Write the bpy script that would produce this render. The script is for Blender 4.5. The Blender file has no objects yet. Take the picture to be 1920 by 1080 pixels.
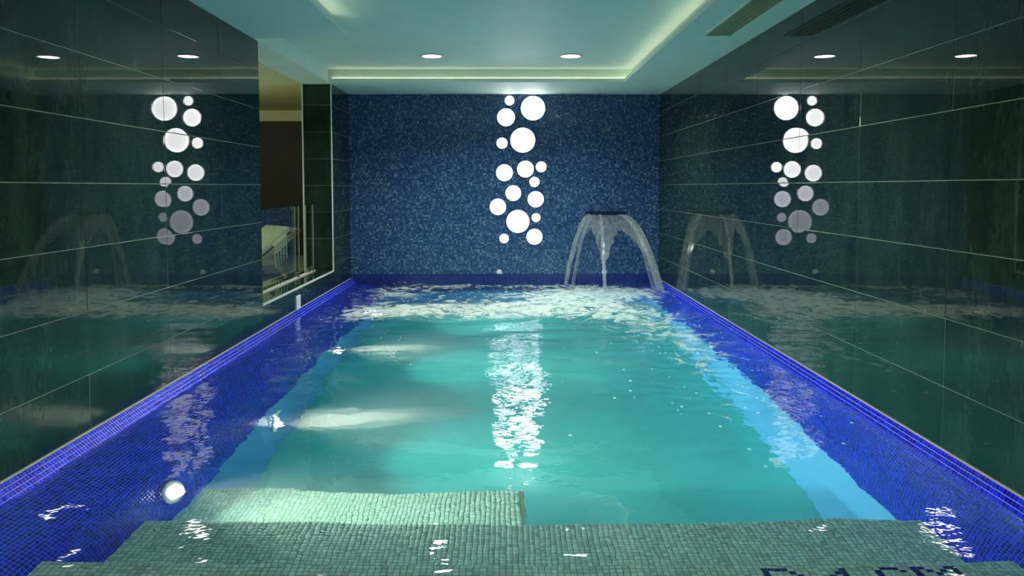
import bpy, bmesh, math, random
import numpy as np
from mathutils import Vector, Matrix, Euler

random.seed(7)
RNG = np.random.default_rng(11)
scene = bpy.context.scene
COL = scene.collection
PI = math.pi

# ------------------------------------------------------------------ camera
CAM_Z = 1.146
PITCH = math.atan(94 / 1500.0)
cam_data = bpy.data.cameras.new('camera')
cam_data.sensor_width = 36.0
cam_data.lens = 1500.0 / 1920.0 * 36.0
cam_data.shift_x = 10 / 1920.0
cam_data.shift_y = -95 / 1920.0
cam_data.clip_start = 0.02
cam = bpy.data.objects.new('camera', cam_data)
cam.location = (0, 0, CAM_Z)
cam.rotation_euler = (PI / 2 - PITCH, 0, 0)
COL.objects.link(cam)
scene.camera = cam

# ------------------------------------------------------------------ world, exposure, light levels
world = bpy.data.worlds.new('world')
scene.world = world
world.use_nodes = True
world.node_tree.nodes['Background'].inputs['Color'].default_value = (0.010, 0.013, 0.013, 1)
world.node_tree.nodes['Background'].inputs['Strength'].default_value = 1.0
scene.view_settings.view_transform = 'Standard'
scene.view_settings.look = 'None'
scene.view_settings.exposure = 0.32
scene.view_settings.gamma = 1.0
scene.view_settings.use_curve_mapping = False
scene.cycles.max_bounces = 8
scene.cycles.transmission_bounces = 6
scene.cycles.glossy_bounces = 4
scene.cycles.diffuse_bounces = 3
scene.cycles.volume_bounces = 0
scene.cycles.transparent_max_bounces = 12
scene.cycles.sample_clamp_indirect = 6.0
scene.cycles.use_denoising = True
scene.cycles.adaptive_threshold = 0.08
scene.cycles.use_light_tree = False

POOL_LAMP_W = 215.0         # each underwater lamp
DOWNLIGHT_E = 22.0          # emission of the ceiling downlight lenses
DOWNLIGHT_W = 26.0          # what each downlight throws down
COVE_E = 4.8                # led strip in the ceiling cove

# ------------------------------------------------------------------ measures (metres; z = 0 is the pool rim)
XL, XR = -1.966, 1.91       # tiled side walls
YB = 10.05                  # mosaic end wall
YF = -1.7                   # wall behind the photographer
ZC = 2.30                   # underside of the ceiling border
ZT = 2.456                  # raised middle of the ceiling
WZ = -0.055                 # water level
FLOOR_Z = -1.66
P = 0.0228                  # mosaic pitch
G = 0.0030                  # mosaic joint
Y_NEAR = 2.26               # near edge of the pool
Y_S1, Z_S1 = 2.745, -0.355  # first step: front edge, level
Y_S2, Z_S2 = 3.315, -0.605  # second step
Y_B, Z_B, X_B = 3.87, -0.855, 0.08   # bench
PROF_L = [(-1.957, 0.0), (-1.905, -0.05), (-1.63, -0.335), (-1.525, -0.605), (-1.50, -0.805)]
PROF_R = [(1.902, 0.0), (1.878, -0.055), (1.79, -0.335), (1.75, -0.605), (1.735, -0.805)]
OP0, OP1 = 6.41, 9.05       # opening in the left wall
SILL = 0.20
XI = -2.295                 # inner face of the left wall


# ------------------------------------------------------------------ node helpers
class NT:
    def __init__(self, name):
        self.mat = bpy.data.materials.new(name)
        self.mat.use_nodes = True
        self.t = self.mat.node_tree
        self.t.nodes.clear()
        self.out = self.t.nodes.new('ShaderNodeOutputMaterial')

    def n(self, kind, **kw):
        nd = self.t.nodes.new(kind)
        for k, v in kw.items():
            if k.startswith('i_'):
                key = k[2:]
                key = int(key) if key.isdigit() else key.replace('_', ' ')
                s = nd.inputs[key]
                if isinstance(v, bpy.types.NodeSocket):
                    self.t.links.new(v, s)
                else:
                    s.default_value = v
            else:
                setattr(nd, k, v)
        return nd

    def l(self, a, b):
        self.t.links.new(a, b)

    def math(self, op, a, b=None, c=None, clamp=False):
        kw = {'i_0': a}
        if b is not None:
            kw['i_1'] = b
        if c is not None:
            kw['i_2'] = c
        nd = self.n('ShaderNodeMath', operation=op, **kw)
        nd.use_clamp = clamp
        return nd.outputs[0]

    def vmath(self, op, a, b=None):
        kw = {'i_0': a}
        if b is not None:
            kw['i_1'] = b
        return self.n('ShaderNodeVectorMath', operation=op, **kw)

    def ramp(self, fac, stops, interp='LINEAR'):
        nd = self.n('ShaderNodeValToRGB', i_Fac=fac)
        cr = nd.color_ramp
        cr.interpolation = interp
        while len(cr.elements) < len(stops):
            cr.elements.new(0.5)
        for e, (p, c) in zip(cr.elements, stops):
            e.position = p
            e.color = (c[0], c[1], c[2], 1)
        return nd.outputs['Color']

    def pos(self):
        return self.n('ShaderNodeNewGeometry').outputs['Position']

    def bsdf(self, **kw):
        b = self.n('ShaderNodeBsdfPrincipled', **kw)
        self.l(b.outputs[0], self.out.inputs['Surface'])
        return b


def simple(name, color, rough=0.5, metal=0.0, noise=0.0, scale=20.0, ior=1.5):
    m = NT(name)
    c = (*color, 1)
    if noise:
        nz = m.n('ShaderNodeTexNoise', i_Vector=m.pos(), i_Scale=scale, i_Detail=4.0)
        lo = tuple(x * (1 - noise) for x in color)
        hi = tuple(min(1, x * (1 + noise)) for x in color)
        c = m.ramp(nz.outputs['Fac'], [(0.3, lo), (0.7, hi)])
    m.bsdf(i_Base_Color=c, i_Roughness=rough, i_Metallic=metal, i_IOR=ior)
    return m.mat


def emissive(name, color, strength):
    m = NT(name)
    e = m.n('ShaderNodeEmission', i_Color=(*color, 1), i_Strength=strength)
    m.l(e.outputs[0], m.out.inputs['Surface'])
    return m.mat


def rnd_socket(m):
    a = m.n('ShaderNodeAttribute', attribute_name='rnd').outputs['Fac']
    o = m.n('ShaderNodeObjectInfo').outputs['Random']
    return m.math('FRACT', m.math('ADD', a, m.math('MULTIPLY', o, 7.31)))


def mosaic_mat(name, stops, rough=0.16):
    m = NT(name)
    r = rnd_socket(m)
    col = m.ramp(r, stops)
    nz = m.n('ShaderNodeTexNoise', i_Vector=m.pos(), i_Scale=160.0, i_Detail=2.0)
    col = m.n('ShaderNodeMix', data_type='RGBA', blend_type='MULTIPLY', i_0=0.35,
              i_6=col, i_7=m.ramp(nz.outputs['Fac'], [(0.3, (0.55, 0.55, 0.55)), (0.7, (1, 1, 1))])).outputs[2]
    m.bsdf(i_Base_Color=col, i_Roughness=rough)
    return m.mat


# big dark polished porcelain tile
def wall_tile_mat():
    m = NT('dark_porcelain')
    p = m.pos()
    oi = m.n('ShaderNodeObjectInfo').outputs['Random']
    off = m.n('ShaderNodeCombineXYZ', i_X=m.math('MULTIPLY', oi, 31.0), i_Y=m.math('MULTIPLY', oi, 17.0), i_Z=0.0)
    v = m.vmath('ADD', p, off.outputs[0]).outputs[0]
    v2 = m.vmath('MULTIPLY', v, (1.0, 1.0, 0.35)).outputs[0]
    n1 = m.n('ShaderNodeTexNoise', i_Vector=v2, i_Scale=5.0, i_Detail=8.0, i_Roughness=0.65)
    n2 = m.n('ShaderNodeTexNoise', i_Vector=v2, i_Scale=55.0, i_Detail=3.0, i_Roughness=0.6)
    f = m.math('ADD', m.math('MULTIPLY', n1.outputs['Fac'], 0.7), m.math('MULTIPLY', n2.outputs['Fac'], 0.3))
    col = m.ramp(f, [(0.32, (0.006, 0.015, 0.013)), (0.5, (0.013, 0.033, 0.024)), (0.68, (0.028, 0.056, 0.042))])
    rough = m.math('ADD', m.math('MULTIPLY', n1.outputs['Fac'], 0.02), 0.006)
    bump = m.n('ShaderNodeBump', i_Strength=0.006, i_Distance=0.004, i_Height=n2.outputs['Fac'])
    m.bsdf(i_Base_Color=col, i_Roughness=rough, i_IOR=1.40, i_Normal=bump.outputs[0])
    return m.mat


# fine glass mosaic of the end wall
def end_mosaic_mat(name, dark):
    m = NT(name)
    p = m.pos()
    s = m.vmath('SCALE', p); s.inputs['Scale'].default_value = 1 / P
    sep = m.n('ShaderNodeSeparateXYZ', i_0=s.outputs[0])
    cx, cz = m.math('FLOOR', sep.outputs['X']), m.math('FLOOR', sep.outputs['Z'])
    cell = m.n('ShaderNodeCombineXYZ', i_X=cx, i_Y=3.0, i_Z=cz).outputs[0]
    wn = m.n('ShaderNodeTexWhiteNoise', noise_dimensions='3D', i_Vector=cell)
    fx, fz = m.math('FRACT', sep.outputs['X']), m.math('FRACT', sep.outputs['Z'])
    ax = m.math('ABSOLUTE', m.math('SUBTRACT', fx, 0.5))
    az = m.math('ABSOLUTE', m.math('SUBTRACT', fz, 0.5))
    joint = m.math('GREATER_THAN', m.math('MAXIMUM', ax, az), 0.44)
    if dark:
        stops = [(0.0, (0.003, 0.008, 0.10)), (0.6, (0.005, 0.014, 0.17)), (1.0, (0.01, 0.03, 0.26))]
        grout = (0.03, 0.06, 0.24, 1)
    else:
        stops = [(0.0, (0.006, 0.045, 0.15)), (0.45, (0.016, 0.080, 0.24)), (0.75, (0.055, 0.14, 0.31)),
                 (0.92, (0.11, 0.20, 0.34)), (1.0, (0.22, 0.30, 0.40))]
        grout = (0.04, 0.08, 0.14, 1)
    col = m.ramp(wn.outputs['Value'], stops)
    col = m.n('ShaderNodeMix', data_type='RGBA', i_0=joint, i_6=col, i_7=grout).outputs[2]
    nrm = m.n('ShaderNodeNewGeometry').outputs['Normal']
    wn2 = m.n('ShaderNodeTexWhiteNoise', noise_dimensions='3D', i_Vector=m.vmath('ADD', cell, (7.3, 1.1, 4.2)).outputs[0])
    tilt = m.vmath('SUBTRACT', wn2.outputs['Color'], (0.5, 0.5, 0.5)).outputs[0]
    sc = m.vmath('SCALE', tilt); sc.inputs['Scale'].default_value = 0.11
    nn = m.vmath('NORMALIZE', m.vmath('ADD', nrm, sc.outputs[0]).outputs[0]).outputs[0]
    rough = m.math('ADD', 0.14, m.math('MULTIPLY', joint, 0.5))
    b = m.bsdf(i_Base_Color=col, i_Roughness=rough, i_IOR=1.6)
    m.l(nn, b.inputs['Normal'])
    return m.mat


def water_mat():
    m = NT('pool_water')
    p = m.pos()
    w1 = m.n('ShaderNodeTexNoise', i_Vector=m.vmath('MULTIPLY', p, (1.0, 1.15, 1.0)).outputs[0], i_Scale=9.0, i_Detail=2.0, i_Distortion=0.4)
    w2 = m.n('ShaderNodeTexNoise', i_Vector=p, i_Scale=26.0, i_Detail=1.0)
    agit = m.n('ShaderNodeAttribute', attribute_name='agit').outputs['Fac']
    h = m.math('MULTIPLY', m.math('ADD', w1.outputs['Fac'], m.math('MULTIPLY', w2.outputs['Fac'], 0.30)), agit)
    bump = m.n('ShaderNodeBump', i_Strength=0.6, i_Distance=0.010, i_Height=h)
    glass = m.n('ShaderNodeBsdfGlass', i_Color=(1, 1, 1, 1), i_Roughness=0.0, i_IOR=1.33, i_Normal=bump.outputs[0])
    # foam: its own mask, broken up into lacework
    fo = m.n('ShaderNodeAttribute', attribute_name='foam').outputs['Fac']
    v = m.vmath('MULTIPLY', p, (1.0, 0.8, 1.0)).outputs[0]
    f1 = m.n('ShaderNodeTexNoise', i_Vector=v, i_Scale=4.5, i_Detail=7.0, i_Roughness=0.68, i_Distortion=1.6)
    f2 = m.n('ShaderNodeTexVoronoi', feature='F1', i_Vector=v, i_Scale=26.0)
    thr = m.math('SUBTRACT', m.math('ADD', m.math('MULTIPLY', m.math('SUBTRACT', f1.outputs['Fac'], 0.5), 3.2), fo), 0.57)
    mask = m.math('MULTIPLY', thr, 1.9, clamp=True)
    specks = m.math('MULTIPLY', m.math('LESS_THAN', f2.outputs['Distance'], 0.24),
                    m.math('GREATER_THAN', m.n('ShaderNodeSeparateColor', i_0=f2.outputs['Color']).outputs[0], m.math('SUBTRACT', 0.998, m.math('MULTIPLY', fo, 0.30))))
    mask = m.math('MAXIMUM', mask, m.math('MULTIPLY', specks, 0.9))
    mask = m.math('MULTIPLY', mask, 0.80)
    dif = m.n('ShaderNodeBsdfDiffuse', i_Color=(0.82, 0.88, 0.78, 1))
    tr = m.n('ShaderNodeBsdfTranslucent', i_Color=(0.86, 0.90, 0.84, 1))
    foam = m.n('ShaderNodeMixShader', i_0=0.5, i_1=dif.outputs[0], i_2=tr.outputs[0])
    mix = m.n('ShaderNodeMixShader', i_0=mask, i_1=glass.outputs[0], i_2=foam.outputs[0])
    m.l(mix.outputs[0], m.out.inputs['Surface'])
    ab = m.n('ShaderNodeVolumeAbsorption', i_Color=(0.55, 0.95, 0.96, 1), i_Density=0.42)
    sc = m.n('ShaderNodeVolumeScatter', i_Color=(0.75, 1.0, 0.97, 1), i_Density=0.085, i_Anisotropy=0.1)
    add = m.n('ShaderNodeAddShader', i_0=ab.outputs[0], i_1=sc.outputs[0])
    m.l(add.outputs[0], m.out.inputs['Volume'])
    return m.mat


def fall_mat(name, opac):
    m = NT(name)
    p = m.pos()
    nz = m.n('ShaderNodeTexNoise', i_Vector=m.vmath('MULTIPLY', p, (1.0, 1.0, 0.15)).outputs[0], i_Scale=30.0, i_Detail=2.0)
    a = m.math('MULTIPLY', m.ramp(nz.outputs['Fac'], [(0.25, (0.25, 0.25, 0.25)), (0.75, (1, 1, 1))]), opac)
    tr = m.n('ShaderNodeBsdfTransparent')
    df = m.n('ShaderNodeBsdfDiffuse', i_Color=(0.80, 0.88, 0.86, 1))
    tl = m.n('ShaderNodeBsdfTranslucent', i_Color=(0.80, 0.88, 0.86, 1))
    gl = m.n('ShaderNodeBsdfGlossy', i_Color=(1, 1, 1, 1), i_Roughness=0.12)
    d2 = m.n('ShaderNodeMixShader', i_0=0.5, i_1=df.outputs[0], i_2=tl.outputs[0])
    d3 = m.n('ShaderNodeMixShader', i_0=0.10, i_1=d2.outputs[0], i_2=gl.outputs[0])
    mx = m.n('ShaderNodeMixShader', i_0=a, i_1=tr.outputs[0], i_2=d3.outputs[0])
    m.l(mx.outputs[0], m.out.inputs['Surface'])
    return m.mat


def glass_pane_mat():
    m = NT('clear_glass')
    tr = m.n('ShaderNodeBsdfTransparent', i_Color=(0.80, 0.88, 0.82, 1))
    gl = m.n('ShaderNodeBsdfGlossy', i_Color=(1, 1, 1, 1), i_Roughness=0.02)
    bf = m.n('ShaderNodeNewGeometry').outputs['Backfacing']
    fr = m.n('ShaderNodeFresnel', i_IOR=m.math('SUBTRACT', 1.5, m.math('MULTIPLY', bf, 0.8333)))
    mx = m.n('ShaderNodeMixShader', i_0=fr.outputs[0], i_1=tr.outputs[0], i_2=gl.outputs[0])
    m.l(mx.outputs[0], m.out.inputs['Surface'])
    return m.mat


def wood_mat():
    m = NT('pale_wood')
    p = m.pos()
    nz = m.n('ShaderNodeTexNoise', i_Vector=m.vmath('MULTIPLY', p, (4.0, 4.0, 22.0)).outputs[0], i_Scale=6.0, i_Detail=5.0)
    col = m.ramp(nz.outputs['Fac'], [(0.3, (0.42, 0.27, 0.12)), (0.7, (0.66, 0.47, 0.24))])
    m.bsdf(i_Base_Color=col, i_Roughness=0.45)
    return m.mat


def plume_mat(dens):
    m = NT('beam_scatter')
    sc = m.n('ShaderNodeVolumeScatter', i_Color=(1.0, 0.99, 0.95, 1), i_Density=dens, i_Anisotropy=0.0)
    m.l(sc.outputs[0], m.out.inputs['Volume'])
    return m.mat


M = {
    'plume': plume_mat(1.0),
    'plume_thin': plume_mat(0.45),
    'tile': wall_tile_mat(),
    'grout': simple('tile_joint', (0.24, 0.28, 0.21), 0.9),
    'core': simple('wall_core', (0.05, 0.06, 0.055), 0.9),
    'blue': mosaic_mat('cobalt_mosaic', [(0.0, (0.002, 0.004, 0.38)), (0.5, (0.004, 0.009, 0.66)), (1.0, (0.010, 0.030, 0.90))]),
    'blue_grout': simple('pale_joint', (0.28, 0.36, 0.74), 0.85),
    'grey': mosaic_mat('grey_mosaic', [(0.0, (0.38, 0.58, 0.50)), (0.5, (0.55, 0.84, 0.74)), (1.0, (0.68, 0.93, 0.85))], 0.22),
    'grey_grout': simple('dark_joint', (0.14, 0.28, 0.17), 0.9),
    'ink': mosaic_mat('ink_mosaic', [(0.0, (0.002, 0.003, 0.12)), (1.0, (0.004, 0.006, 0.24))]),
    'deck': simple('deck_mosaic', (0.34, 0.42, 0.39), 0.35, noise=0.15, scale=40),
    'low': simple('pale_blue_mosaic', (0.17, 0.47, 0.92), 0.3, noise=0.08, scale=50),
    'floor': simple('pale_mosaic', (0.09, 0.62, 0.58), 0.3, noise=0.10, scale=2.2),
    'end': end_mosaic_mat('end_wall_mosaic', False),
    'end_dark': end_mosaic_mat('end_band_mosaic', True),
    'water': water_mat(),
    'fall': fall_mat('falling_water', 0.55),
    'film': fall_mat('falling_water_film', 0.27),
    'plaster': simple('white_plaster', (0.72, 0.90, 0.82), 0.6, noise=0.03, scale=3),
    'cove': emissive('cove_led', (1.0, 0.86, 0.64), COVE_E),
    'lens': emissive('downlight_lens', (1.0, 1.0, 0.93), DOWNLIGHT_E),
    'white': simple('white_enamel', (0.80, 0.82, 0.80), 0.35),
    'trim': simple('white_trim', (0.66, 0.70, 0.62), 0.35),
    'brass': simple('joint_bead', (0.42, 0.42, 0.32), 0.4),
    'steel': simple('brushed_steel', (0.55, 0.56, 0.55), 0.28, 1.0),
    'olive': simple('vent_mesh', (0.30, 0.30, 0.19), 0.6),
    'poollens': emissive('pool_lamp_lens', (1.0, 0.93, 0.80), 14.0),
    'cream': simple('cream_cushion', (0.74, 0.72, 0.50), 0.85, noise=0.06, scale=30),
    'wood': wood_mat(),
    'glass': glass_pane_mat(),
    'lfloor': simple('lounge_floor', (0.42, 0.40, 0.28), 0.4, noise=0.1, scale=4),
    'lceil': simple('lounge_ceiling', (0.66, 0.68, 0.44), 0.7),
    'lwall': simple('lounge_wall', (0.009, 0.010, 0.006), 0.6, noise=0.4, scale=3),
    'gedge': simple('glass_edge', (0.30, 0.36, 0.26), 0.3),
    'spout': simple('dark_blue_enamel', (0.01, 0.02, 0.10), 0.25),
}


for k in ('lens', 'poollens'):          # their light comes from the lamp set in front of the lens
    M[k].cycles.emission_sampling = 'NONE'


# ------------------------------------------------------------------ mesh helpers
def mesh_obj(name, verts, faces, mat, parent=None, smooth=False):
    me = bpy.data.meshes.new(name)
    me.from_pydata([tuple(v) for v in verts], [], [tuple(f) for f in faces])
    me.update()
    if mat:
        me.materials.append(M[mat] if isinstance(mat, str) else mat)
    if smooth:
        me.polygons.foreach_set('use_smooth', [True] * len(me.polygons))
    o = bpy.data.objects.new(name, me)
    COL.objects.link(o)
    if parent:
        o.parent = parent
    return o


def bm_obj(name, bm, mat, parent=None, smooth=False):
    me = bpy.data.meshes.new(name)
    bm.normal_update()
    bm.to_mesh(me)
    bm.free()
    me.materials.append(M[mat] if isinstance(mat, str) else mat)
    if smooth:
        me.polygons.foreach_set('use_smooth', [True] * len(me.polygons))
    o = bpy.data.objects.new(name, me)
    COL.objects.link(o)
    if parent:
        o.parent = parent
    return o


def bm_box(bm, x0, x1, y0, y1, z0, z1, bevel=0.0, mtx=None):
    r = bmesh.ops.create_cube(bm, size=1.0)
    vs = r['verts']
    for v in vs:
        v.co = Vector((x0 + (v.co.x + .5) * (x1 - x0), y0 + (v.co.y + .5) * (y1 - y0), z0 + (v.co.z + .5) * (z1 - z0)))
    if bevel:
        es = list({e for v in vs for e in v.link_edges})
        rr = bmesh.ops.bevel(bm, geom=es, offset=bevel, segments=2, affect='EDGES', profile=0.6)
        vs = list({v for f in rr['faces'] for v in f.verts} | {v for v in vs if v.is_valid})
    if mtx is not None:
        bmesh.ops.transform(bm, matrix=mtx, verts=vs)
    return vs


def box(name, x0, x1, y0, y1, z0, z1, mat, parent=None, bevel=0.0, mtx=None):
    bm = bmesh.new()
    bm_box(bm, x0, x1, y0, y1, z0, z1, bevel, mtx)
    return bm_obj(name, bm, mat, parent)


def lathe(bm, profile, seg, mtx):
    """profile: list of (radius, height) turned about +Z, then transformed."""
    rings = []
    for r, h in profile:
        if r < 1e-6:
            rings.append([bm.verts.new(mtx @ Vector((0, 0, h)))])
        else:
            rings.append([bm.verts.new(mtx @ Vector((r * math.cos(2 * PI * i / seg), r * math.sin(2 * PI * i / seg), h))) for i in range(seg)])
    for a, b in zip(rings[:-1], rings[1:]):
        for i in range(seg):
            j = (i + 1) % seg
            if len(a) == 1:
                bm.faces.new((a[0], b[i], b[j]))
            elif len(b) == 1:
                bm.faces.new((a[i], a[j], b[0])) if False else bm.faces.new((a[j], a[i], b[0]))
            else:
                bm.faces.new((a[i], b[i], b[j], a[j]))


def turned(name, profile, seg, mtx, mat, parent=None, smooth=True):
    bm = bmesh.new()
    lathe(bm, profile, seg, mtx)
    bmesh.ops.recalc_face_normals(bm, faces=bm.faces)
    return bm_obj(name, bm, mat, parent, smooth)


def tube(name, pts, radii, mat, parent=None, seg=8, flat=None):
    """a swept tube; flat = (side vector, factor) widens it into a ribbon."""
    pts = [Vector(p) for p in pts]
    vs, fs = [], []
    for i, p in enumerate(pts):
        t = (pts[min(i + 1, len(pts) - 1)] - pts[max(i - 1, 0)]).normalized()
        a = Vector(flat[0]) if flat else Vector((1, 0.13, 0.07))
        u = (a - t * a.dot(t)).normalized()
        w = t.cross(u)
        k = flat[1] if flat else 1.0
        for s in range(seg):
            an = 2 * PI * s / seg
            vs.append(p + u * (math.cos(an) * radii[i] * k) + w * (math.sin(an) * radii[i]))
    n = len(pts)
    for i in range(n - 1):
        for s in range(seg):
            s2 = (s + 1) % seg
            fs.append((i * seg + s, i * seg + s2, (i + 1) * seg + s2, (i + 1) * seg + s))
    fs.append(tuple(range(seg - 1, -1, -1)))
    fs.append(tuple((n - 1) * seg + s for s in range(seg)))
    return mesh_obj(name, vs, fs, mat, parent, True)


def empty(name, loc=(0, 0, 0)):
    o = bpy.data.objects.new(name, None)
    o.location = loc
    o.empty_display_size = 0.1
    COL.objects.link(o)
    return o


def put(child, parent):
    """parent a mesh that is already modelled in world coordinates"""
    child.parent = parent
    child.matrix_parent_inverse = Matrix.Translation(parent.location).inverted()
    return child


def tag(o, label, cat=None, group=None, kind=None):
    if label:
        o['label'] = label
    if cat:
        o['category'] = cat
    if group:
        o['group'] = group
    if kind:
        o['kind'] = kind
    return o


def structure(o, label, cat):
    return tag(o, label, cat, None, 'structure')


# ------------------------------------------------------------------ projection (only to choose which mosaic pieces are nearest in view)
def project(pts):
    c, s = math.cos(PITCH), math.sin(PITCH)
    z = np.where(pts[:, 2] < WZ, WZ + (pts[:, 2] - WZ) * 0.47, pts[:, 2])      # water lifts what lies under it
    y, z = pts[:, 1], z - CAM_Z
    zc = y * c - z * s
    yc = y * s + z * c
    return 950 + 1500 * pts[:, 0] / zc, 445 - 1500 * yc / zc, zc


# ------------------------------------------------------------------ mosaic pieces
HT = 0.0020


def unit_tile_mesh(name, mat):
    a = (P - G) / 2
    b = a - 0.0012
    vs = [(-a, -a, 0), (a, -a, 0), (a, a, 0), (-a, a, 0),
          (-a, -a, HT * .7), (a, -a, HT * .7), (a, a, HT * .7), (-a, a, HT * .7),
          (-b, -b, HT), (b, -b, HT), (b, b, HT), (-b, b, HT)]
    fs = [(8, 9, 10, 11)]
    for lo in (0, 4):
        for i in range(4):
            j = (i + 1) % 4
            fs.append((lo + i, lo + j, lo + 4 + j, lo + 4 + i))
    me = bpy.data.meshes.new(name)
    me.from_pydata(vs, [], fs)
    me.materials.append(M[mat])
    at = me.attributes.new('rnd', 'FLOAT', 'POINT')
    at.data.foreach_set('value', [0.0] * len(vs))
    return me


UV, UF = None, None


def mosaic(parent, frames, mat, single=300, name='tile', other=None):
    """frames: array (n, 4, 3) = centre, u, v, normal. The nearest in view become objects, the rest one joined part."""
    fr = np.asarray(frames)
    if len(fr) == 0:
        return
    sx, sy, zc = project(fr[:, 0])
    inside = (sx > 0) & (sx < 1920) & (sy > 0) & (sy < 1085) & (zc > 0.3)
    order = np.argsort(np.where(inside, zc, 1e6))
    pick = [i for i in order[:single] if inside[i]]
    me = unit_tile_mesh(name, mat)
    for i in pick:
        c, u, v, n = fr[i]
        o = bpy.data.objects.new(name, me)
        o.matrix_world = Matrix(((u[0], v[0], n[0], c[0]), (u[1], v[1], n[1], c[1]), (u[2], v[2], n[2], c[2]), (0, 0, 0, 1)))
        COL.objects.link(o)
        o.parent = parent
    rest = np.ones(len(fr), bool)
    rest[pick] = False
    fr = fr[rest]
    if len(fr) == 0:
        return
    lv = np.array([v.co for v in me.vertices])
    lf = [tuple(p.vertices) for p in me.polygons]
    # joined: each piece still its own little slab
    V = fr[:, 0][:, None, :] + lv[None, :, 0:1] * fr[:, 1][:, None, :] + lv[None, :, 1:2] * fr[:, 2][:, None, :] + lv[None, :, 2:3] * fr[:, 3][:, None, :]
    nv = len(lv)
    quads = np.array(lf)
    F = (quads[None] + (np.arange(len(fr)) * nv)[:, None, None]).reshape(-1, 4)
    big = bpy.data.meshes.new('tile_field')
    V = V.reshape(-1, 3)
    big.vertices.add(len(V)); big.vertices.foreach_set('co', V.astype(np.float32).ravel())
    big.loops.add(F.size); big.loops.foreach_set('vertex_index', F.astype(np.int32).ravel())
    big.polygons.add(len(F))
    big.polygons.foreach_set('loop_start', (np.arange(len(F)) * 4).astype(np.int32))
    big.polygons.foreach_set('loop_total', np.full(len(F), 4, np.int32))
    big.update(calc_edges=True)
    big.materials.append(M[mat])
    at = big.attributes.new('rnd', 'FLOAT', 'POINT')
    at.data.foreach_set('value', np.repeat(RNG.random(len(fr)), nv).astype(np.float32))
    o = bpy.data.objects.new('tile_field', big)
    o['kind'] = 'stuff'
    COL.objects.link(o)
    o.parent = parent
    return o


def profile_points(prof, step):
    """points every `step` along a polyline with tangents"""
    pts = [np.array(p, float) for p in prof]
    seg = [np.linalg.norm(b - a) for a, b in zip(pts[:-1], pts[1:])]
    tot = sum(seg)
    out = []
    s = step / 2
    while s < tot - step * 0.3:
        d = s
        for k, L in enumerate(seg):
            if d <= L or k == len(seg) - 1:
                t = (pts[k + 1] - pts[k]) / L
                out.append((pts[k] + t * d, t))
                break
            d -= L
        s += step
    return out


def rounded_profile(prof):
    """smooth the corners of a profile"""
    p = np.array(prof, float)
    for _ in range(3):
        q = [p[0]]
        for a, b in zip(p[:-1], p[1:]):
            q += [a * .75 + b * .25, a * .25 + b * .75]
        q.append(p[-1])
        p = np.array(q)
    return [tuple(x) for x in p]


# ================================================================== POOL BASIN
def basin_side(name, prof, sign, label):
    prof = rounded_profile(prof)
    y0, y1 = Y_NEAR, YB - 0.01
    vs, fs = [], []
    for (x, z) in prof:
        vs += [(x, y0, z), (x, y1, z)]
    for i in range(len(prof) - 1):
        q = (2 * i, 2 * i + 1, 2 * i + 3, 2 * i + 2)
        fs.append(q if sign > 0 else q[::-1])
    root = mesh_obj(name, vs, fs, 'blue_grout')
    structure(root, label, 'pool wall')
    frames = []
    ny = int((y1 - y0) / P)
    for (c, t) in profile_points(prof, P):
        tv = np.array([t[0], 0, t[1]])
        nrm = np.array([-t[1], 0, t[0]]) if sign > 0 else np.array([t[1], 0, -t[0]])
        for k in range(ny):
            y = y0 + (k + .5) * P
            u = np.array([0, 1., 0]); v = np.cross(nrm, u)
            frames.append((np.array([c[0], y, c[1]]), u, v, nrm))
    mosaic(root, frames, 'blue')
    # plain lower wall
    x, z = prof[-1]
    lo = mesh_obj('lower_wall', [(x, y0, z), (x, y1, z), (x, y1, FLOOR_Z), (x, y0, FLOOR_Z)],
                  [(0, 1, 2, 3) if sign > 0 else (3, 2, 1, 0)], 'low', root)
    lo['label'] = 'pale blue lower wall under the water'
    # bead between rim and wall tiles
    xr = prof[0][0]
    box('edge_bead', min(xr, xr - sign * 0.010), max(xr, xr - sign * 0.010), y0, y1, -0.01, 0.004, 'brass', root)
    return root


basin_side('pool_wall_left', PROF_L, +1, 'sloping cobalt blue mosaic pool side along the wall with the window opening')
basin_side('pool_wall_right', PROF_R, -1, 'steep cobalt blue mosaic pool side along the unbroken right wall')

pf = box('pool_floor', -1.98, 1.95, Y_NEAR - 0.05, YB + 0.05, FLOOR_Z - 0.1, FLOOR_Z, 'floor')
structure(pf, 'pale mosaic bottom of the pool under turquoise water', 'pool floor')
pe = box('pool_wall_back', -1.96, 1.905, YB - 0.012, YB + 0.1, -0.80, 0.055, 'end_dark')
structure(pe, 'dark blue mosaic band of the pool at the far end', 'pool wall')
pe2 = box('lower_wall', -1.96, 1.905, YB - 0.012, YB + 0.1, FLOOR_Z, -0.80, 'low', pe)

# ------------------------------------------------------------------ steps and bench
FONT = {'D': ['1111..', '1...1.', '1....1', '1....1', '1....1', '1...1.', '1111..'],
        '1': ['..1', '.11', '1.1', '..1', '..1', '..1', '..1'],
        '6': ['.111.', '1...1', '1....', '1111.', '1...1', '1...1', '.111.'],
        'M': ['11...11', '1.1.1.1', '1..1..1', '1.....1', '1.....1', '1.....1', '1.....1']}
LETTERS = [('D', 0), ('1', 10), ('6', 17), ('M', 23)]
DOT = (14, 6)
TEXT_X = 0.874


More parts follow.
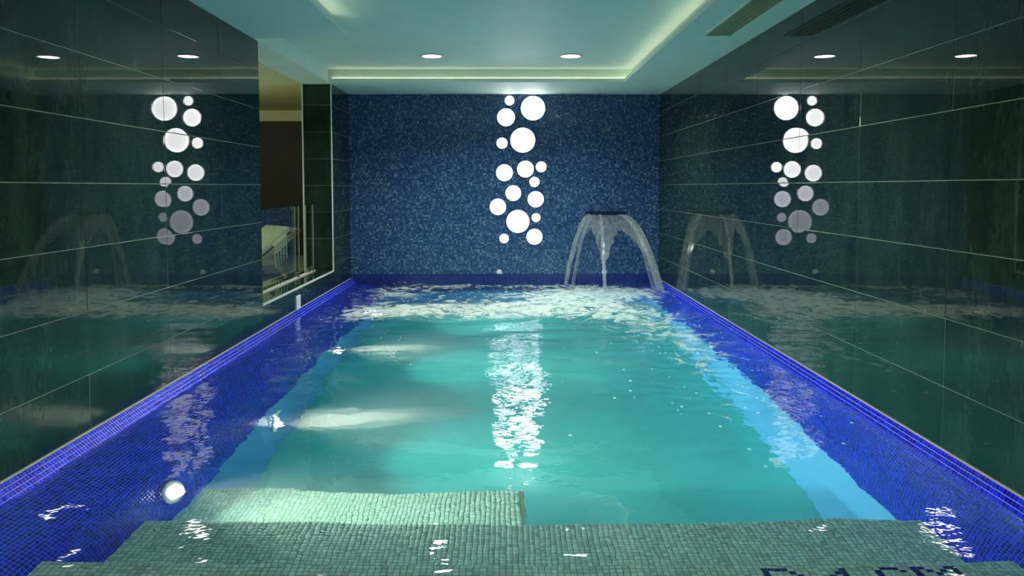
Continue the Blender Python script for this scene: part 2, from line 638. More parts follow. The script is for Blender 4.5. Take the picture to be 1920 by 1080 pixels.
def step(name, x0, x1, y0, y1, ztop, zbot, label, single, text=False, riser=True):
    root = box(name, x0, x1, y0, y1, zbot, ztop, 'grey_grout', bevel=0.004)
    structure(root, label, 'pool step')
    fr, ink = [], []
    cells = set()
    c0 = None
    nx, ny = int((x1 - x0) / P), int((y1 - y0) / P)
    if text:
        c0 = round((TEXT_X - x0) / P)
        for ch, cx in LETTERS:
            for r, line in enumerate(FONT[ch]):
                for c, k in enumerate(line):
                    if k == '1':
                        cells.add((c0 + cx + c, r + 1))
        cells.add((c0 + DOT[0], DOT[1] + 1))
    u, v, n = np.array([1., 0, 0]), np.array([0, 1., 0]), np.array([0, 0, 1.])
    for i in range(nx):
        for j in range(ny):
            c = np.array([x0 + (i + .5) * P, y1 - (j + .5) * P, ztop])
            (ink if (i, j) in cells else fr).append((c, u, v, n))
    if riser:
        for i in range(nx):
            for j in range(int((ztop - zbot) / P)):
                c = np.array([x0 + (i + .5) * P, y1, ztop - (j + .5) * P])
                fr.append((c, np.array([-1., 0, 0]), np.array([0, 0, 1.]), np.array([0, 1., 0])))
    mosaic(root, fr, 'grey', single)
    if ink:
        mosaic(root, ink, 'ink', 300, 'letter_tile')
    return root


step('pool_step', -1.76, 1.86, Y_NEAR, Y_S1, Z_S1, FLOOR_Z, 'top grey mosaic pool step with blue depth lettering nearest the camera', 300, True)
step('pool_step', -1.60, 1.80, Y_S1 + .004, Y_S2, Z_S2, FLOOR_Z, 'second grey mosaic pool step running the full pool width', 300)
step('pool_bench', -1.56, X_B, Y_S2 + .004, Y_B, Z_B, FLOOR_Z, 'short grey mosaic underwater ledge below the nearest pool lamp', 0)
dk = box('floor', XL - .1, XR + .1, YF, Y_NEAR, -1.2, 0.0, 'deck')
structure(dk, 'pale grey mosaic deck before the pool steps', 'floor')

# ================================================================== WALLS
ROWS = [0.002, 0.265, 0.565, 0.865, 1.165, 1.465, 1.765, 2.065, 2.298]


def tiled_patch(root, axis, at, sgn, a_edges, z_edges, th=0.010, gap=0.0035, jitter=0.0016):
    """big porcelain tiles on a vertical face. axis 'x': face at x=at looking sgn; 'y' likewise."""
    for a0, a1 in zip(a_edges[:-1], a_edges[1:]):
        for z0, z1 in zip(z_edges[:-1], z_edges[1:]):
            ca, cz = (a0 + a1) / 2, (z0 + z1) / 2
            ha, hz = (a1 - a0 - gap) / 2, (z1 - z0 - gap) / 2
            if ha <= 0.003 or hz <= 0.003:
                continue
            bm = bmesh.new()
            if axis == 'x':
                bm_box(bm, -th, 0.0, -ha, ha, -hz, hz, 0.0012)
            else:
                bm_box(bm, -ha, ha, -th, 0.0, -hz, hz, 0.0012)
            o = bm_obj('tile', bm, 'tile', root)
            j = lambda: random.uniform(-jitter, jitter)
            if axis == 'x':
                o.location = (at + sgn * 0.004, ca, cz)
                o.rotation_euler = (0, j(), (0 if sgn > 0 else PI) + j())
            else:
                o.location = (ca, at + sgn * 0.004, cz)
                o.rotation_euler = (j(), 0, (0 if sgn > 0 else PI) + j())


def edges(lo, hi, ref, step):
    k0 = math.ceil((lo - ref) / step - 1e-6)
    out = [lo]
    k = k0
    while ref + k * step < hi - 0.02:
        if ref + k * step > lo + 0.02:
            out.append(ref + k * step)
        k += 1
    return out + [hi]


# left wall: long tiled part, low part under the opening, pier at the far end
wl = box('wall_left', XI, XL - 0.0016, YF, OP0, -0.2, ZC, 'grout')
structure(wl, 'dark polished tile wall left of the pool', 'wall')
tiled_patch(wl, 'x', XL - 0.004, 1, edges(YF, OP0, 3.722, 0.90), ROWS)
wls = box('wall_sill', XI, XL - 0.0016, OP0, OP1, -0.2, SILL - 0.012, 'grout')
structure(wls, 'low dark tiled wall under the lounge opening', 'wall')
tiled_patch(wls, 'x', XL - 0.004, 1, edges(OP0, OP1, 6.42, 0.90), [0.002, SILL - 0.012])
box('sill_slab', XI, XL - 0.004, OP0, OP1, SILL - 0.012, SILL, 'tile', wls, 0.002)
wlp = box('wall_pier', XI, XL - 0.0016, OP1 + 0.0016, YB + 0.1, -0.2, ZC, 'grout')
structure(wlp, 'narrow dark tiled pier between the lounge opening and the end wall', 'wall')
tiled_patch(wlp, 'x', XL - 0.004, 1, edges(OP1, YB - 0.002, 9.13, 0.90), ROWS)
tiled_patch(wlp, 'y', OP1 + 0.004, -1, [XI, XL], [SILL] + ROWS[2:])

wr = box('wall_right', XR + 0.0016, XR + 0.2, YF, YB + 0.1, -0.2, ZC, 'grout')
structure(wr, 'dark polished tile wall right of the pool', 'wall')
tiled_patch(wr, 'x', XR + 0.004, -1, edges(YF, YB - 0.002, 3.455, 0.897), [z + 0.010 if 0.1 < z < 2.2 else z for z in ROWS])

wb = box('wall_back', -1.97, 1.915, YB, YB + 0.2, 0.05, ZC, 'end')
structure(wb, 'end wall of fine mixed blue glass mosaic', 'wall')
wf = box('wall_front', XI, XR + 0.2, YF - 0.2, YF, -0.2, ZT, 'core')
structure(wf, 'plain dark wall behind the photographer', 'wall')

# white edge trims round the opening
tr1 = box('trim_1', XL - 0.010, XL + 0.004, OP0, OP1 + 0.004, SILL - 0.012, SILL + 0.004, 'trim')
structure(tr1, 'pale edge strip along the window sill on the pool side', 'trim')
tr2 = box('trim_2', XL - 0.010, XL + 0.004, OP1 - 0.008, OP1 + 0.006, SILL + 0.004, ZC, 'trim')
structure(tr2, 'pale upright corner strip of the pier on the pool side', 'trim')
tr3 = box('trim_3', XI - 0.006, XI + 0.010, OP1 - 0.008, OP1 + 0.006, SILL, ZC, 'trim')
structure(tr3, 'pale upright corner strip of the pier on the lounge side', 'trim')
tr4 = box('trim_4', XI + 0.09, XI + 0.125, OP0, OP1 - 0.01, SILL, SILL + 0.012, 'trim')
structure(tr4, 'pale channel on the sill that holds the glass', 'trim')

# ================================================================== CEILING
cl = box('ceiling', XI - 0.0, XR + 0.2, YF, YB + 0.2, ZT, ZT + 0.1, 'plaster')
structure(cl, 'raised pale middle of the plaster ceiling', 'ceiling')
XS, YS = 1.294, 8.90
XLS, YLS = -1.225, 6.30
TB = 0.10     # cove trough
LIP = 0.040


def soffit(name, x0, x1, y0, y1, fx0, fx1, fy0, fy1):
    s = box(name, x0, x1, y0, y1, ZC, ZC + LIP, 'plaster', cl)
    box('cove_face', fx0, fx1, fy0, fy1, ZC + LIP, ZT, 'plaster', s)
    return s


soffit('border', XS, XR + 0.2, YF, YB + 0.2, XS + TB, XR + 0.2, YF, YB + 0.2)
soffit('border', XI, XS, YS, YB + 0.2, XI, XS + TB, YS + TB, YB + 0.2)
soffit('border', XI, XLS, YF, YLS, XI, XLS - TB, YF, YLS - TB)
box('border', XI - 0.0, XL, YLS, YS, ZC, ZT, 'plaster', cl)
# led strips lying in the troughs
LED = [('led_strip', (XS + TB - 0.012, XS + TB - 0.002, YF + 0.3, YS + TB - 0.02), 'warm led strip hidden in the right-hand ceiling trough'),
       ('led_strip', (XL + 0.02, XS + TB - 0.02, YS + TB - 0.012, YS + TB - 0.002), 'warm led strip hidden in the ceiling trough before the end wall'),
       ('led_strip', (XLS - TB + 0.002, XLS - TB + 0.012, YF + 0.3, YLS - TB), 'warm led strip hidden in the left-hand ceiling trough')]
for nm, (a, b, c, d), lb in LED:
    o = box(nm, a, b, c, d, ZC + LIP, ZC + LIP + 0.008, 'cove')
    tag(o, lb, 'led strip', 'ceiling led strips')


# downlights
def downlight(x, y, label):
    t = empty('downlight', (x, y, ZT))
    tag(t, label, 'ceiling light', 'round recessed downlights')
    mt = Matrix.Translation((x, y, ZT)) @ Matrix.Rotation(PI, 4, 'X')
    put(turned('ring', [(0.094, 0.0), (0.112, 0.0), (0.114, 0.006), (0.108, 0.010), (0.098, 0.010), (0.094, 0.004)], 40, mt, 'white'), t)
    put(turned('lens', [(0.0955, 0.001), (0.094, 0.006), (0.0, 0.009)], 40, mt, 'lens'), t)
    ld = bpy.data.lights.new('downlight_beam', 'AREA')
    ld.shape = 'DISK'; ld.size = 0.17; ld.energy = DOWNLIGHT_W; ld.color = (1.0, 1.0, 0.90); ld.spread = math.radians(140)
    lo = bpy.data.objects.new('downlight_beam', ld)
    lo.location = (x, y, ZT - 0.013)
    COL.objects.link(lo)
    put(lo, t)


downlight(-0.747, 8.08, 'round ceiling downlight on the left of the pair before the end wall')
downlight(0.638, 8.08, 'round ceiling downlight on the right of the pair before the end wall')
downlight(-0.747, 4.3, 'added unseen ceiling downlight above the left half of the near water')  # this pair and the next are added out of view for more light
downlight(0.638, 4.3, 'added unseen ceiling downlight above the right half of the near water')
downlight(-0.747, 0.6, 'added unseen ceiling downlight above the left of the deck')
downlight(0.638, 0.6, 'added unseen ceiling downlight above the right of the deck')

# air slot in the right border
t = empty('air_vent', (1.60, 4.2, ZC))
tag(t, 'long olive slot diffuser in the ceiling border beside the right wall', 'air vent')
vx0, vx1, vy0, vy1 = 1.505, 1.70, 2.2, 6.15
put(box('backing', vx0, vx1, vy0, vy1, ZC - 0.004, ZC - 0.001, 'olive'), t)
bm = bmesh.new()
for a in ((vx0 - .010, vx0, vy0 - .01, vy1 + .01), (vx1, vx1 + .010, vy0 - .01, vy1 + .01), (vx0, vx1, vy0 - .010, vy0), (vx0, vx1, vy1, vy1 + .010)):
    bm_box(bm, *a, ZC - 0.010, ZC)
put(bm_obj('frame', bm, 'plaster'), t)
for k in range(3):
    x = vx0 + (vx1 - vx0) * (k + 1) / 4
    put(box('blade', x - 0.004, x + 0.004, vy0, vy1, ZC - 0.007, ZC - 0.004, 'olive'), t)

# ================================================================== LIGHTS ON THE END WALL
BUB = [(0.035, 2.222, 0.062, 'smallest round wall light at the very top under the ceiling'),
       (-0.008, 2.015, 0.113, 'medium round wall light at upper left of the bubble column'),
       (0.328, 2.128, 0.153, 'large round wall light at the top right of the bubble column'),
       (-0.058, 1.695, 0.071, 'small round wall light left of the second large one'),
       (0.201, 1.732, 0.157, 'largest round wall light, second big one from the ceiling'),
       (-0.028, 1.327, 0.107, 'medium round wall light at mid height on the left edge'),
       (0.235, 1.372, 0.107, 'medium round wall light at mid height in the middle of three'),
       (0.431, 1.400, 0.069, 'small round wall light farthest right, in the row of three at mid height'),
       (0.348, 1.212, 0.066, 'small round wall light just below the row of three'),
       (0.083, 1.072, 0.101, 'medium round wall light in the centre below the row of three'),
       (0.364, 0.995, 0.105, 'medium round wall light on the right below mid height'),
       (-0.110, 0.900, 0.107, 'medium round wall light farthest left in the bubble column'),
       (0.141, 0.717, 0.149, 'large lavender round wall light, lowest of the big ones'),
       (0.369, 0.765, 0.060, 'small round wall light right of the lowest big one'),
       (-0.032, 0.502, 0.064, 'small round wall light lowest on the left'),
       (0.350, 0.524, 0.105, 'medium round wall light lowest on the right')]
for i, (x, z, r, lb) in enumerate(BUB):
    k = min(1.0, max(0.0, (z - 0.86) / 0.6))
    m = NT('bubble_light')
    # opal disc: a little brighter towards its lit rim
    rad = m.n('ShaderNodeTexCoord').outputs['Object']
    dist = m.vmath('LENGTH', m.vmath('SUBTRACT', rad, (0, 0, 0)).outputs[0]).outputs['Value']
    e0 = 1.08 + 4.2 * k
    edge = m.math('MULTIPLY', m.math('POWER', m.math('DIVIDE', dist, r), 6.0), 0.6)
    st = m.math('MULTIPLY', m.math('ADD', 0.92, edge), e0)
    colr = (0.80 + 0.2 * k, 0.83 + 0.17 * k, 1.0, 1)
    em = m.n('ShaderNodeEmission', i_Color=colr, i_Strength=st)
    m.l(em.outputs[0], m.out.inputs['Surface'])
    t = empty('bubble_light', (x, YB, z))
    tag(t, lb, 'wall light', 'round bubble lights on the end wall')
    mt = Matrix.Rotation(PI / 2, 4, 'X')
    d = turned('disc', [(r - 0.004, 0.006), (0.0, 0.009)], 36, mt, m.mat, t, False)
    turned('rim', [(r - 0.004, 0.0), (r - 0.004, 0.008), (r, 0.008), (r, 0.0)], 48, mt, 'steel', t, False)

for x, lb in ((-0.094, 'tiny round white inlet low on the end wall beneath the bubble lights'),
              (1.232, 'tiny round white inlet low on the end wall behind the water curtain')):
    t = empty('inlet_cap', (x, YB, 0.078))
    tag(t, lb, 'inlet', 'white inlets on the end wall')
    mt = Matrix.Rotation(PI / 2, 4, 'X')
    turned('flange', [(0.034, 0.0), (0.034, 0.006), (0.028, 0.011), (0.020, 0.011)], 28, mt, 'white', t)
    turned('nozzle', [(0.020, 0.011), (0.018, 0.016), (0.008, 0.018), (0.0, 0.013)], 20, mt, 'white', t)

# white plate under the sill
t = empty('wall_plate', (XL, 7.47, 0.062))
tag(t, 'small white plastic plate on the low tiled wall under the sill', 'wall plate')
put(box('cover', XL, XL + 0.012, 7.40, 7.54, 0.000, 0.130, 'white', None, 0.004), t)
put(box('socket_ring', XL + 0.011, XL + 0.015, 7.44, 7.50, 0.035, 0.095, 'white', None, 0.002), t)

# ================================================================== FOUNTAIN
t = empty('water_fountain', (1.245, YB, 0.80))
tag(t, 'wide blade fountain on the end wall pouring arcs of water into the pool', 'fountain')
put(box('spout', 1.01, 1.47, YB - 0.10, YB - 0.001, 0.795, 0.822, 'spout', None, 0.006), t)
put(box('spout_plate', 0.99, 1.49, YB - 0.014, YB - 0.001, 0.775, 0.842, 'spout', None, 0.004), t)


def arc(p0, p1, n=26):
    """falling path from p0 (leaving level) to p1"""
    p0, p1 = Vector(p0), Vector(p1)
    out = []
    for i in range(n):
        s = i / (n - 1)
        out.append(Vector((p0.x + (p1.x - p0.x) * s, p0.y + (p1.y - p0.y) * s, p0.z + (p1.z - p0.z) * s * s)))
    return out


def ribbon(name, p0, p1, r0, r1, k, mat):
    pts = arc(p0, p1)
    rad = [r0 + (r1 - r0) * i / 25 for i in range(26)]
    put(tube(name, pts, rad, mat, None, 10, ((1, 0.2, 0), k)), t)


ZW = WZ - 0.02
ribbon('water_jet', (1.04, YB - 0.10, 0.80), (0.725, 9.82, ZW), 0.010, 0.012, 2.2, 'fall')
ribbon('water_jet', (1.16, YB - 0.10, 0.80), (1.155, 9.35, ZW), 0.008, 0.011, 2.0, 'fall')
ribbon('water_jet', (1.43, YB - 0.10, 0.80), (1.80, 9.27, ZW), 0.012, 0.014, 3.6, 'fall')
ribbon('water_jet', (1.40, YB - 0.10, 0.80), (1.73, 9.32, ZW), 0.008, 0.010, 2.6, 'film')
ribbon('water_jet', (1.10, YB - 0.10, 0.80), (0.80, 9.70, ZW), 0.008, 0.009, 2.4, 'film')
# thin skin between the jets, torn open lower down
vs, fs = [], []
NU, NV = 40, 22
ends = [((1.04, 0.725), (YB - 0.10, 9.82)), ((1.16, 1.155), (YB - 0.10, 9.35)), ((1.43, 1.80), (YB - 0.10, 9.27))]
for i in range(NU + 1):
    u = i / NU
    if u < 0.4:
        w = u / 0.4; a, b = ends[0], ends[1]
    else:
        w = (u - 0.4) / 0.6; a, b = ends[1], ends[2]
    x0 = a[0][0] + (b[0][0] - a[0][0]) * w; x1 = a[0][1] + (b[0][1] - a[0][1]) * w
    y1 = a[1][1] + (b[1][1] - a[1][1]) * w
    depth = 0.44 + 0.42 * abs(2 * w - 1) ** 1.5 + 0.03 * math.sin(i * 2.1)
    for j in range(NV + 1):
        s = depth * j / NV
        vs.append((x0 + (x1 - x0) * s, YB - 0.10 + (y1 - YB + 0.10) * s, 0.80 + (ZW - 0.80) * s * s))
for i in range(NU):
    for j in range(NV):
        a = i * (NV + 1) + j
        fs.append((a, a + 1, a + NV + 2, a + NV + 1))
sk = mesh_obj('water_skin', vs, fs, 'film', None, True)
md = sk.modifiers.new('thick', 'SOLIDIFY'); md.thickness = 0.002
put(sk, t)

# ================================================================== UNDERWATER LAMPS
def pool_lamp(p, normal, aim, watts, label, r=0.085, plume=None):
    t = empty('pool_lamp', p)
    tag(t, label, 'pool light', 'underwater lamps in the left pool side')
    q = Vector(normal).normalized().to_track_quat('Z', 'Y').to_matrix().to_4x4()
    turned('bezel', [(r * 0.62, 0.004), (r, 0.004), (r + 0.006, 0.010), (r, 0.016), (r * 0.62, 0.014)], 32, q, 'white', t)
    turned('lens', [(r * 0.62, 0.006), (r * 0.60, 0.024), (r * 0.48, 0.042), (r * 0.26, 0.053), (0.0, 0.057)], 28, q, 'poollens', t)
    ld = bpy.data.lights.new('lamp_beam', 'SPOT')
    ld.energy = watts; ld.color = (1.0, 0.93, 0.80); ld.spot_size = math.radians(104); ld.spot_blend = 1.0; ld.shadow_soft_size = 0.04
    lo = bpy.data.objects.new('lamp_beam', ld)
    lo.location = Vector(normal).normalized() * 0.09
    lo.rotation_euler = Vector(aim).to_track_quat('-Z', 'Y').to_euler()
    COL.objects.link(lo)
    lo.parent = t
    cd = bpy.data.lights.new('lamp_core', 'SPOT')      # the bright middle of the same lamp
    cd.energy = watts * 1.8; cd.color = (1.0, 0.84, 0.62); cd.spot_size = math.radians(64); cd.spot_blend = 1.0; cd.shadow_soft_size = 0.05
    co = bpy.data.objects.new('lamp_core', cd)
    co.location = lo.location
    co.rotation_euler = lo.rotation_euler
    COL.objects.link(co)
    co.parent = t
    if plume:                                          # scattering cloud added so the lamp's beam shows as a pale streak
        d = Vector(aim).normalized()
        side = d.cross(Vector((0, 0, 1))).normalized(); up = side.cross(d)
        for fL, fr, mt_ in ((0.8, 0.62, 'plume'), (1.15, 1.25, 'plume_thin')):
            L, ra, rb = plume[0] * fL, plume[1] * fr, plume[2] * fr
            rg = random.Random(int(p[1] * 100))
            vs, fs, n, sg = [], [], 14, 16
            for i in range(n):
                f = i / (n - 1)
                c = d * (0.02 + L * f) + up * (0.10 * L * f * f)
                rr = (ra + (rb - ra) * f ** 0.7) * max(0.04, (1 - f ** 2.2)) * (0.6 if i == 0 else 1)
                for k in range(sg):
                    q2 = rr * (1 + 0.10 * rg.uniform(-1, 1))
                    a = 2 * PI * k / sg
                    vs.append(c + side * (q2 * math.cos(a)) + up * (q2 * math.sin(a)))
            for i in range(n - 1):
                for k in range(sg):
                    k2 = (k + 1) % sg
                    fs.append((i * sg + k, i * sg + k2, (i + 1) * sg + k2, (i + 1) * sg + k))
            fs.append(tuple(range(sg - 1, -1, -1))); fs.append(tuple((n - 1) * sg + k for k in range(sg)))
            o = mesh_obj('beam_plume', vs, fs, mt_, t, True)
            bm = bmesh.new(); bm.from_mesh(o.data); bmesh.ops.recalc_face_normals(bm, faces=bm.faces); bm.to_mesh(o.data); bm.free()
            o['kind'] = 'stuff'


pool_lamp((-1.535, 3.57, -0.575), (1, 0, 0.36), (1, 0.02, -0.34), POOL_LAMP_W * 0.42, 'white round pool lamp nearest the camera, above the underwater ledge')
pool_lamp((-1.497, 5.08, -1.09), (1, 0, 0), (1, 0, 0.10), POOL_LAMP_W, 'second glowing pool lamp from the camera, beyond the ledge', r=0.11, plume=(1.35, 0.07, 0.19))
pool_lamp((-1.497, 6.98, -1.14), (1, 0, 0), (1, 0, 0.10), POOL_LAMP_W, 'third glowing pool lamp from the camera, midway along the pool', r=0.11, plume=(1.0, 0.06, 0.15))
pool_lamp((-1.497, 8.85, -1.14), (1, 0, 0), (1, 0, 0.10), POOL_LAMP_W, 'farthest glowing pool lamp, beneath the foam by the end wall', r=0.11, plume=(0.8, 0.07, 0.2))

# ================================================================== WATER
def build_water():
    x0, x1, y0, y1 = -1.94, 1.893, Y_NEAR - 0.02, YB + 0.04
    nx, ny = 150, 300
    xs = np.linspace(x0, x1, nx)
    ys = np.linspace(y0, y1, ny)
    X, Y = np.meshgrid(xs, ys)
    H = np.zeros_like(X)
    far = np.clip((Y - 3.0) / 6.0, 0, 1)
    calm = 0.22 + 0.78 * far
    rg = np.random.default_rng(5)
    for k in range(46):
        lam = 0.13 * (6.0 ** rg.random())
        th = rg.uniform(0, 2 * PI)
        kk = 2 * PI / lam
        slope = 0.0135 * rg.uniform(0.5, 1.3)
        H += slope / kk * np.sin(kk * (X * math.cos(th) + Y * math.sin(th)) + rg.uniform(0, 2 * PI)) * (calm if lam < 0.4 else 0.45 + 0.55 * far)

    def blob(cx, cy, sx, sy, a):
        return a * np.exp(-((X - cx) / sx) ** 2 - ((Y - cy) / sy) ** 2)
    foam = (blob(-0.55, 7.75, 0.75, 0.50, 0.72) + blob(0.15, 7.9, 0.55, 0.55, 0.42) + blob(0.85, 9.0, 0.55, 0.65, 0.66)
            + blob(1.35, 9.2, 0.5, 0.5, 0.66) + blob(0.70, 8.2, 0.5, 0.6, 0.50) + blob(-0.6, 9.7, 0.5, 0.25, 0.42) + blob(0.35, 9.75, 0.35, 0.2, 0.55)
            + blob(-1.35, 7.6, 0.35, 0.6, 0.46) + blob(1.15, 7.2, 0.5, 0.8, 0.40) + blob(1.45, 6.2, 0.35, 0.9, 0.34)
            + blob(-1.3, 9.2, 0.4, 0.7, 0.40) + blob(1.25, 5.2, 0.4, 0.9, 0.24) + blob(-0.9, 6.0, 0.5, 0.5, 0.20) + blob(-0.9, 9.0, 0.9, 0.8, 0.24) + blob(0.3, 8.9, 0.8, 0.5, 0.24) + blob(1.3, 8.0, 0.5, 0.9, 0.20) + blob(1.2, 4.3, 0.4, 0.7, 0.12) + blob(-0.9, 5.7, 0.45, 0.25, 0.14))
    foam = np.minimum(foam * 1.55, 1.0)
    agit = np.clip(0.15 + 0.75 * far + foam, 0, 1.3)
    churn = np.zeros_like(X)
    for k in range(30):
        lam = rg.uniform(0.07, 0.22); th = rg.uniform(0, 2 * PI); kk = 2 * PI / lam
        churn += np.sin(kk * (X * math.cos(th) + Y * math.sin(th)) + rg.uniform(0, 6.28)) / kk
    H += churn * 0.030 * np.clip(foam, 0, 1)
    Z = WZ + H
    top = np.stack([X, Y, Z], -1).reshape(-1, 3)
    n = len(top)
    idx = np.arange(n).reshape(ny, nx)
    quads = np.stack([idx[:-1, :-1], idx[:-1, 1:], idx[1:, 1:], idx[1:, :-1]], -1).reshape(-1, 4).tolist()
    zb = FLOOR_Z - 0.05
    ring = list(idx[0, :]) + list(idx[1:, -1]) + list(idx[-1, -2::-1]) + list(idx[-2:0:-1, 0])
    bot = [(top[i][0], top[i][1], zb) for i in ring]
    m = len(ring)
    for i in range(m):
        j = (i + 1) % m
        quads.append([int(ring[j]), int(ring[i]), n + i, n + j])
    verts = np.vstack([top, np.array(bot)])
    me = bpy.data.meshes.new('pool_water')
    me.from_pydata(verts.tolist(), [], quads + [list(range(n + m - 1, n - 1, -1))])
    me.update()
    me.materials.append(M['water'])
    sm = [True] * (len(me.polygons) - m - 1) + [False] * (m + 1)
    me.polygons.foreach_set('use_smooth', sm)
    for nm, arr in (('foam', foam), ('agit', agit)):
        at = me.attributes.new(nm, 'FLOAT', 'POINT')
        at.data.foreach_set('value', np.concatenate([arr.ravel(), np.zeros(m)]).astype(np.float32))
    o = bpy.data.objects.new('pool_water', me)
    COL.objects.link(o)
    tag(o, 'rippled turquoise pool water with foam towards the far end', 'water', None, 'stuff')
    return o


build_water()

# ================================================================== LOUNGE BEHIND THE OPENING
LF = 0.10
LY0, LY1, LX0 = 5.2, 12.2, -6.2
structure(box('floor_lounge', LX0, XI, LY0, LY1, LF - 0.1, LF, 'lfloor'), 'beige lounge floor beyond the sill', 'floor')
structure(box('ceiling_lounge', LX0, XI, LY0, LY1, ZC + 0.0, ZC + 0.1, 'lceil'), 'warm lit lounge ceiling seen through the opening', 'ceiling')
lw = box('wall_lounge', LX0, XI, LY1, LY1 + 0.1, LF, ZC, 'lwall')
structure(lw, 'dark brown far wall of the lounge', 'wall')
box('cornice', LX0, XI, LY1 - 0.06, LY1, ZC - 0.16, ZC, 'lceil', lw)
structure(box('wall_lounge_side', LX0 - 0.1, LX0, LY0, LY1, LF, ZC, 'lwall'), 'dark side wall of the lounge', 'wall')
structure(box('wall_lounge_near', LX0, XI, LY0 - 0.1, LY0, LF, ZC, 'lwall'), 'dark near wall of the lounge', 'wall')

t = empty('lounge_lamp', (-4.2, 8.6, ZC))
tag(t, 'warm flush ceiling lamp in the lounge hidden by the left wall', 'ceiling light')
mt = Matrix.Translation((-4.2, 8.6, ZC)) @ Matrix.Rotation(PI, 4, 'X')
put(turned('shade', [(0.16, 0.0), (0.16, 0.03), (0.10, 0.06), (0.0, 0.07)], 32, mt, emissive('lounge_shade', (1.0, 0.88, 0.55), 6.0)), t)
ld = bpy.data.lights.new('lounge_light', 'POINT')
ld.energy = 45; ld.color = (0.96, 1.0, 0.66); ld.shadow_soft_size = 0.12
lo = bpy.data.objects.new('lounge_light', ld)
lo.location = (-4.2, 8.6, ZC - 0.25)
COL.objects.link(lo)
put(lo, t)


def glass_panel(y0, y1, label):
    t = empty('glass_panel', (XI + 0.107, (y0 + y1) / 2, SILL))
    tag(t, label, 'glass panel', 'glass balustrade panels on the sill')
    put(box('pane', XI + 0.102, XI + 0.112, y0, y1, SILL + 0.012, 0.95, 'glass', None, 0.002), t)
    for y in (y0, y1):
        put(box('edge_strip', XI + 0.1005, XI + 0.1135, y - 0.003, y + 0.003, SILL + 0.012, 0.95, 'gedge'), t)
    for y in (y0 + 0.08, y1 - 0.08):
        put(box('clamp', XI + 0.088, XI + 0.126, y - 0.03, y + 0.03, SILL + 0.010, SILL + 0.06, 'steel', None, 0.003), t)


glass_panel(6.45, 8.40, 'long clear glass balustrade panel standing before the wooden lounger')
glass_panel(8.69, 9.02, 'narrow clear glass balustrade panel beside the tiled pier')


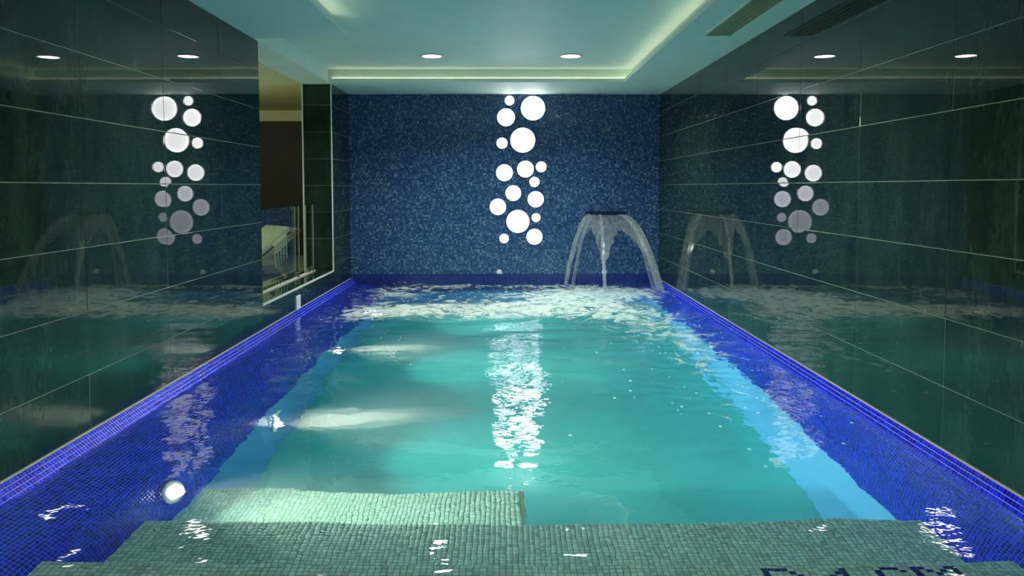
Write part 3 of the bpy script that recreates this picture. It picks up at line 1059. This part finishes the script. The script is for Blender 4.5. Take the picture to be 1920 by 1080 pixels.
# wooden lounger
def lounger():
    t = empty('sun_lounger', (-3.1, 8.9, LF))
    tag(t, 'pale wooden lounger with raised back and cream cushion behind the glass', 'lounger')
    head = Vector((-2.41, 9.20, 0.0))          # near top corner of the raised back, plan position
    L = Vector((-0.743, -0.669, 0))            # towards the foot end
    Wd = Vector((-0.669, 0.743, 0))            # across
    width = 0.66

    def P3(a, w, z):
        return head + L * a + Wd * w + Vector((0, 0, z))
    back = [(0.0, 0.655), (0.44, 0.315)]       # (distance along, height)
    foot = 1.95

    def beam(name, a, b, hw, hh, mat='wood'):
        a, b = Vector(a), Vector(b)
        d = (b - a); ln = d.length; d.normalize()
        up = Vector((0, 0, 1)) if abs(d.z) < 0.95 else Vector((1, 0, 0))
        s = d.cross(up).normalized(); u = s.cross(d)
        mtx = Matrix(((d.x, s.x, u.x, a.x), (d.y, s.y, u.y, a.y), (d.z, s.z, u.z, a.z), (0, 0, 0, 1)))
        return put(box(name, 0, ln, -hw, hw, -hh, hh, mat, None, 0.006, mtx), t)
    for w in (0.0, width):
        beam('back_rail', P3(-0.02, w, back[0][1]), P3(back[1][0], w, back[1][1]), 0.018, 0.028)
        beam('side_rail', P3(0.30, w, 0.30), P3(foot, w, 0.30), 0.018, 0.032)
        for a in (0.62, foot - 0.12):
            beam('leg', P3(a, w, 0.29), P3(a + 0.02, w, LF), 0.022, 0.022)
    # raking prop under the raised back
    beam('back_prop', P3(0.33, 0.03, 0.37), P3(0.135, 0.03, LF + 0.005), 0.02, 0.026)
    beam('back_prop', P3(0.33, width - 0.03, 0.37), P3(0.135, width - 0.03, LF + 0.005), 0.02, 0.026)
    beam('head_board', P3(0.0, -0.01, back[0][1]), P3(0.0, width + 0.01, back[0][1]), 0.032, 0.022)
    for k in range(12):
        a = 0.55 + k * 0.115
        beam('slat', P3(a, 0.0, 0.325), P3(a, width, 0.325), 0.035, 0.008)
    # cushions: slope part and flat part
    for nm, (a0, z0, a1, z1) in (('back_cushion', (0.05, 0.655, 0.46, 0.345)), ('seat_cushion', (0.47, 0.355, foot - 0.03, 0.355))):
        pa, pb = P3(a0, width / 2, z0), P3(a1, width / 2, z1)
        d = pb - pa; ln = d.length; d.normalize()
        s = Wd.copy(); u = d.cross(s)
        if u.z < 0:
            u = -u
        mtx = Matrix(((d.x, s.x, u.x, pa.x), (d.y, s.y, u.y, pa.y), (d.z, s.z, u.z, pa.z), (0, 0, 0, 1)))
        put(box(nm, 0, ln, -width / 2 + .03, width / 2 - .03, 0.0, 0.06, 'cream', None, 0.022, mtx), t)
    # towel over the near rail with fringe
    tw = empty('towel', tuple(P3(0.12, -0.03, 0.50)))
    tag(tw, 'cream towel with hanging fringe over the lounger rail', 'towel')

    def putt(o):
        put(o, tw)
    a0, a1 = 0.14, 0.30
    za, zb = 0.655 - 0.773 * a0, 0.655 - 0.773 * a1
    vs = []
    for (w, dz) in ((0.16, 0.085), (0.02, 0.075), (-0.024, 0.055), (-0.026, 0.0), (-0.026, -0.045)):
        vs += [P3(a0, w, za + dz), P3(a1, w, zb + dz)]
    o = mesh_obj('cloth', vs, [(2 * i, 2 * i + 1, 2 * i + 3, 2 * i + 2) for i in range(4)], 'cream')
    md = o.modifiers.new('thick', 'SOLIDIFY'); md.thickness = 0.008
    putt(o)
    for k in range(5):
        a = a0 + 0.012 + (a1 - a0 - 0.024) * k / 4
        z = 0.655 - 0.773 * a - 0.04
        o = tube('tassel', [P3(a, -0.026, z), P3(a + 0.004, -0.03, z - 0.07), P3(a, -0.028, z - 0.16)], [0.007, 0.008, 0.010], 'white', None, 6)
        putt(o)


lounger()
bpy.context.view_layer.update()
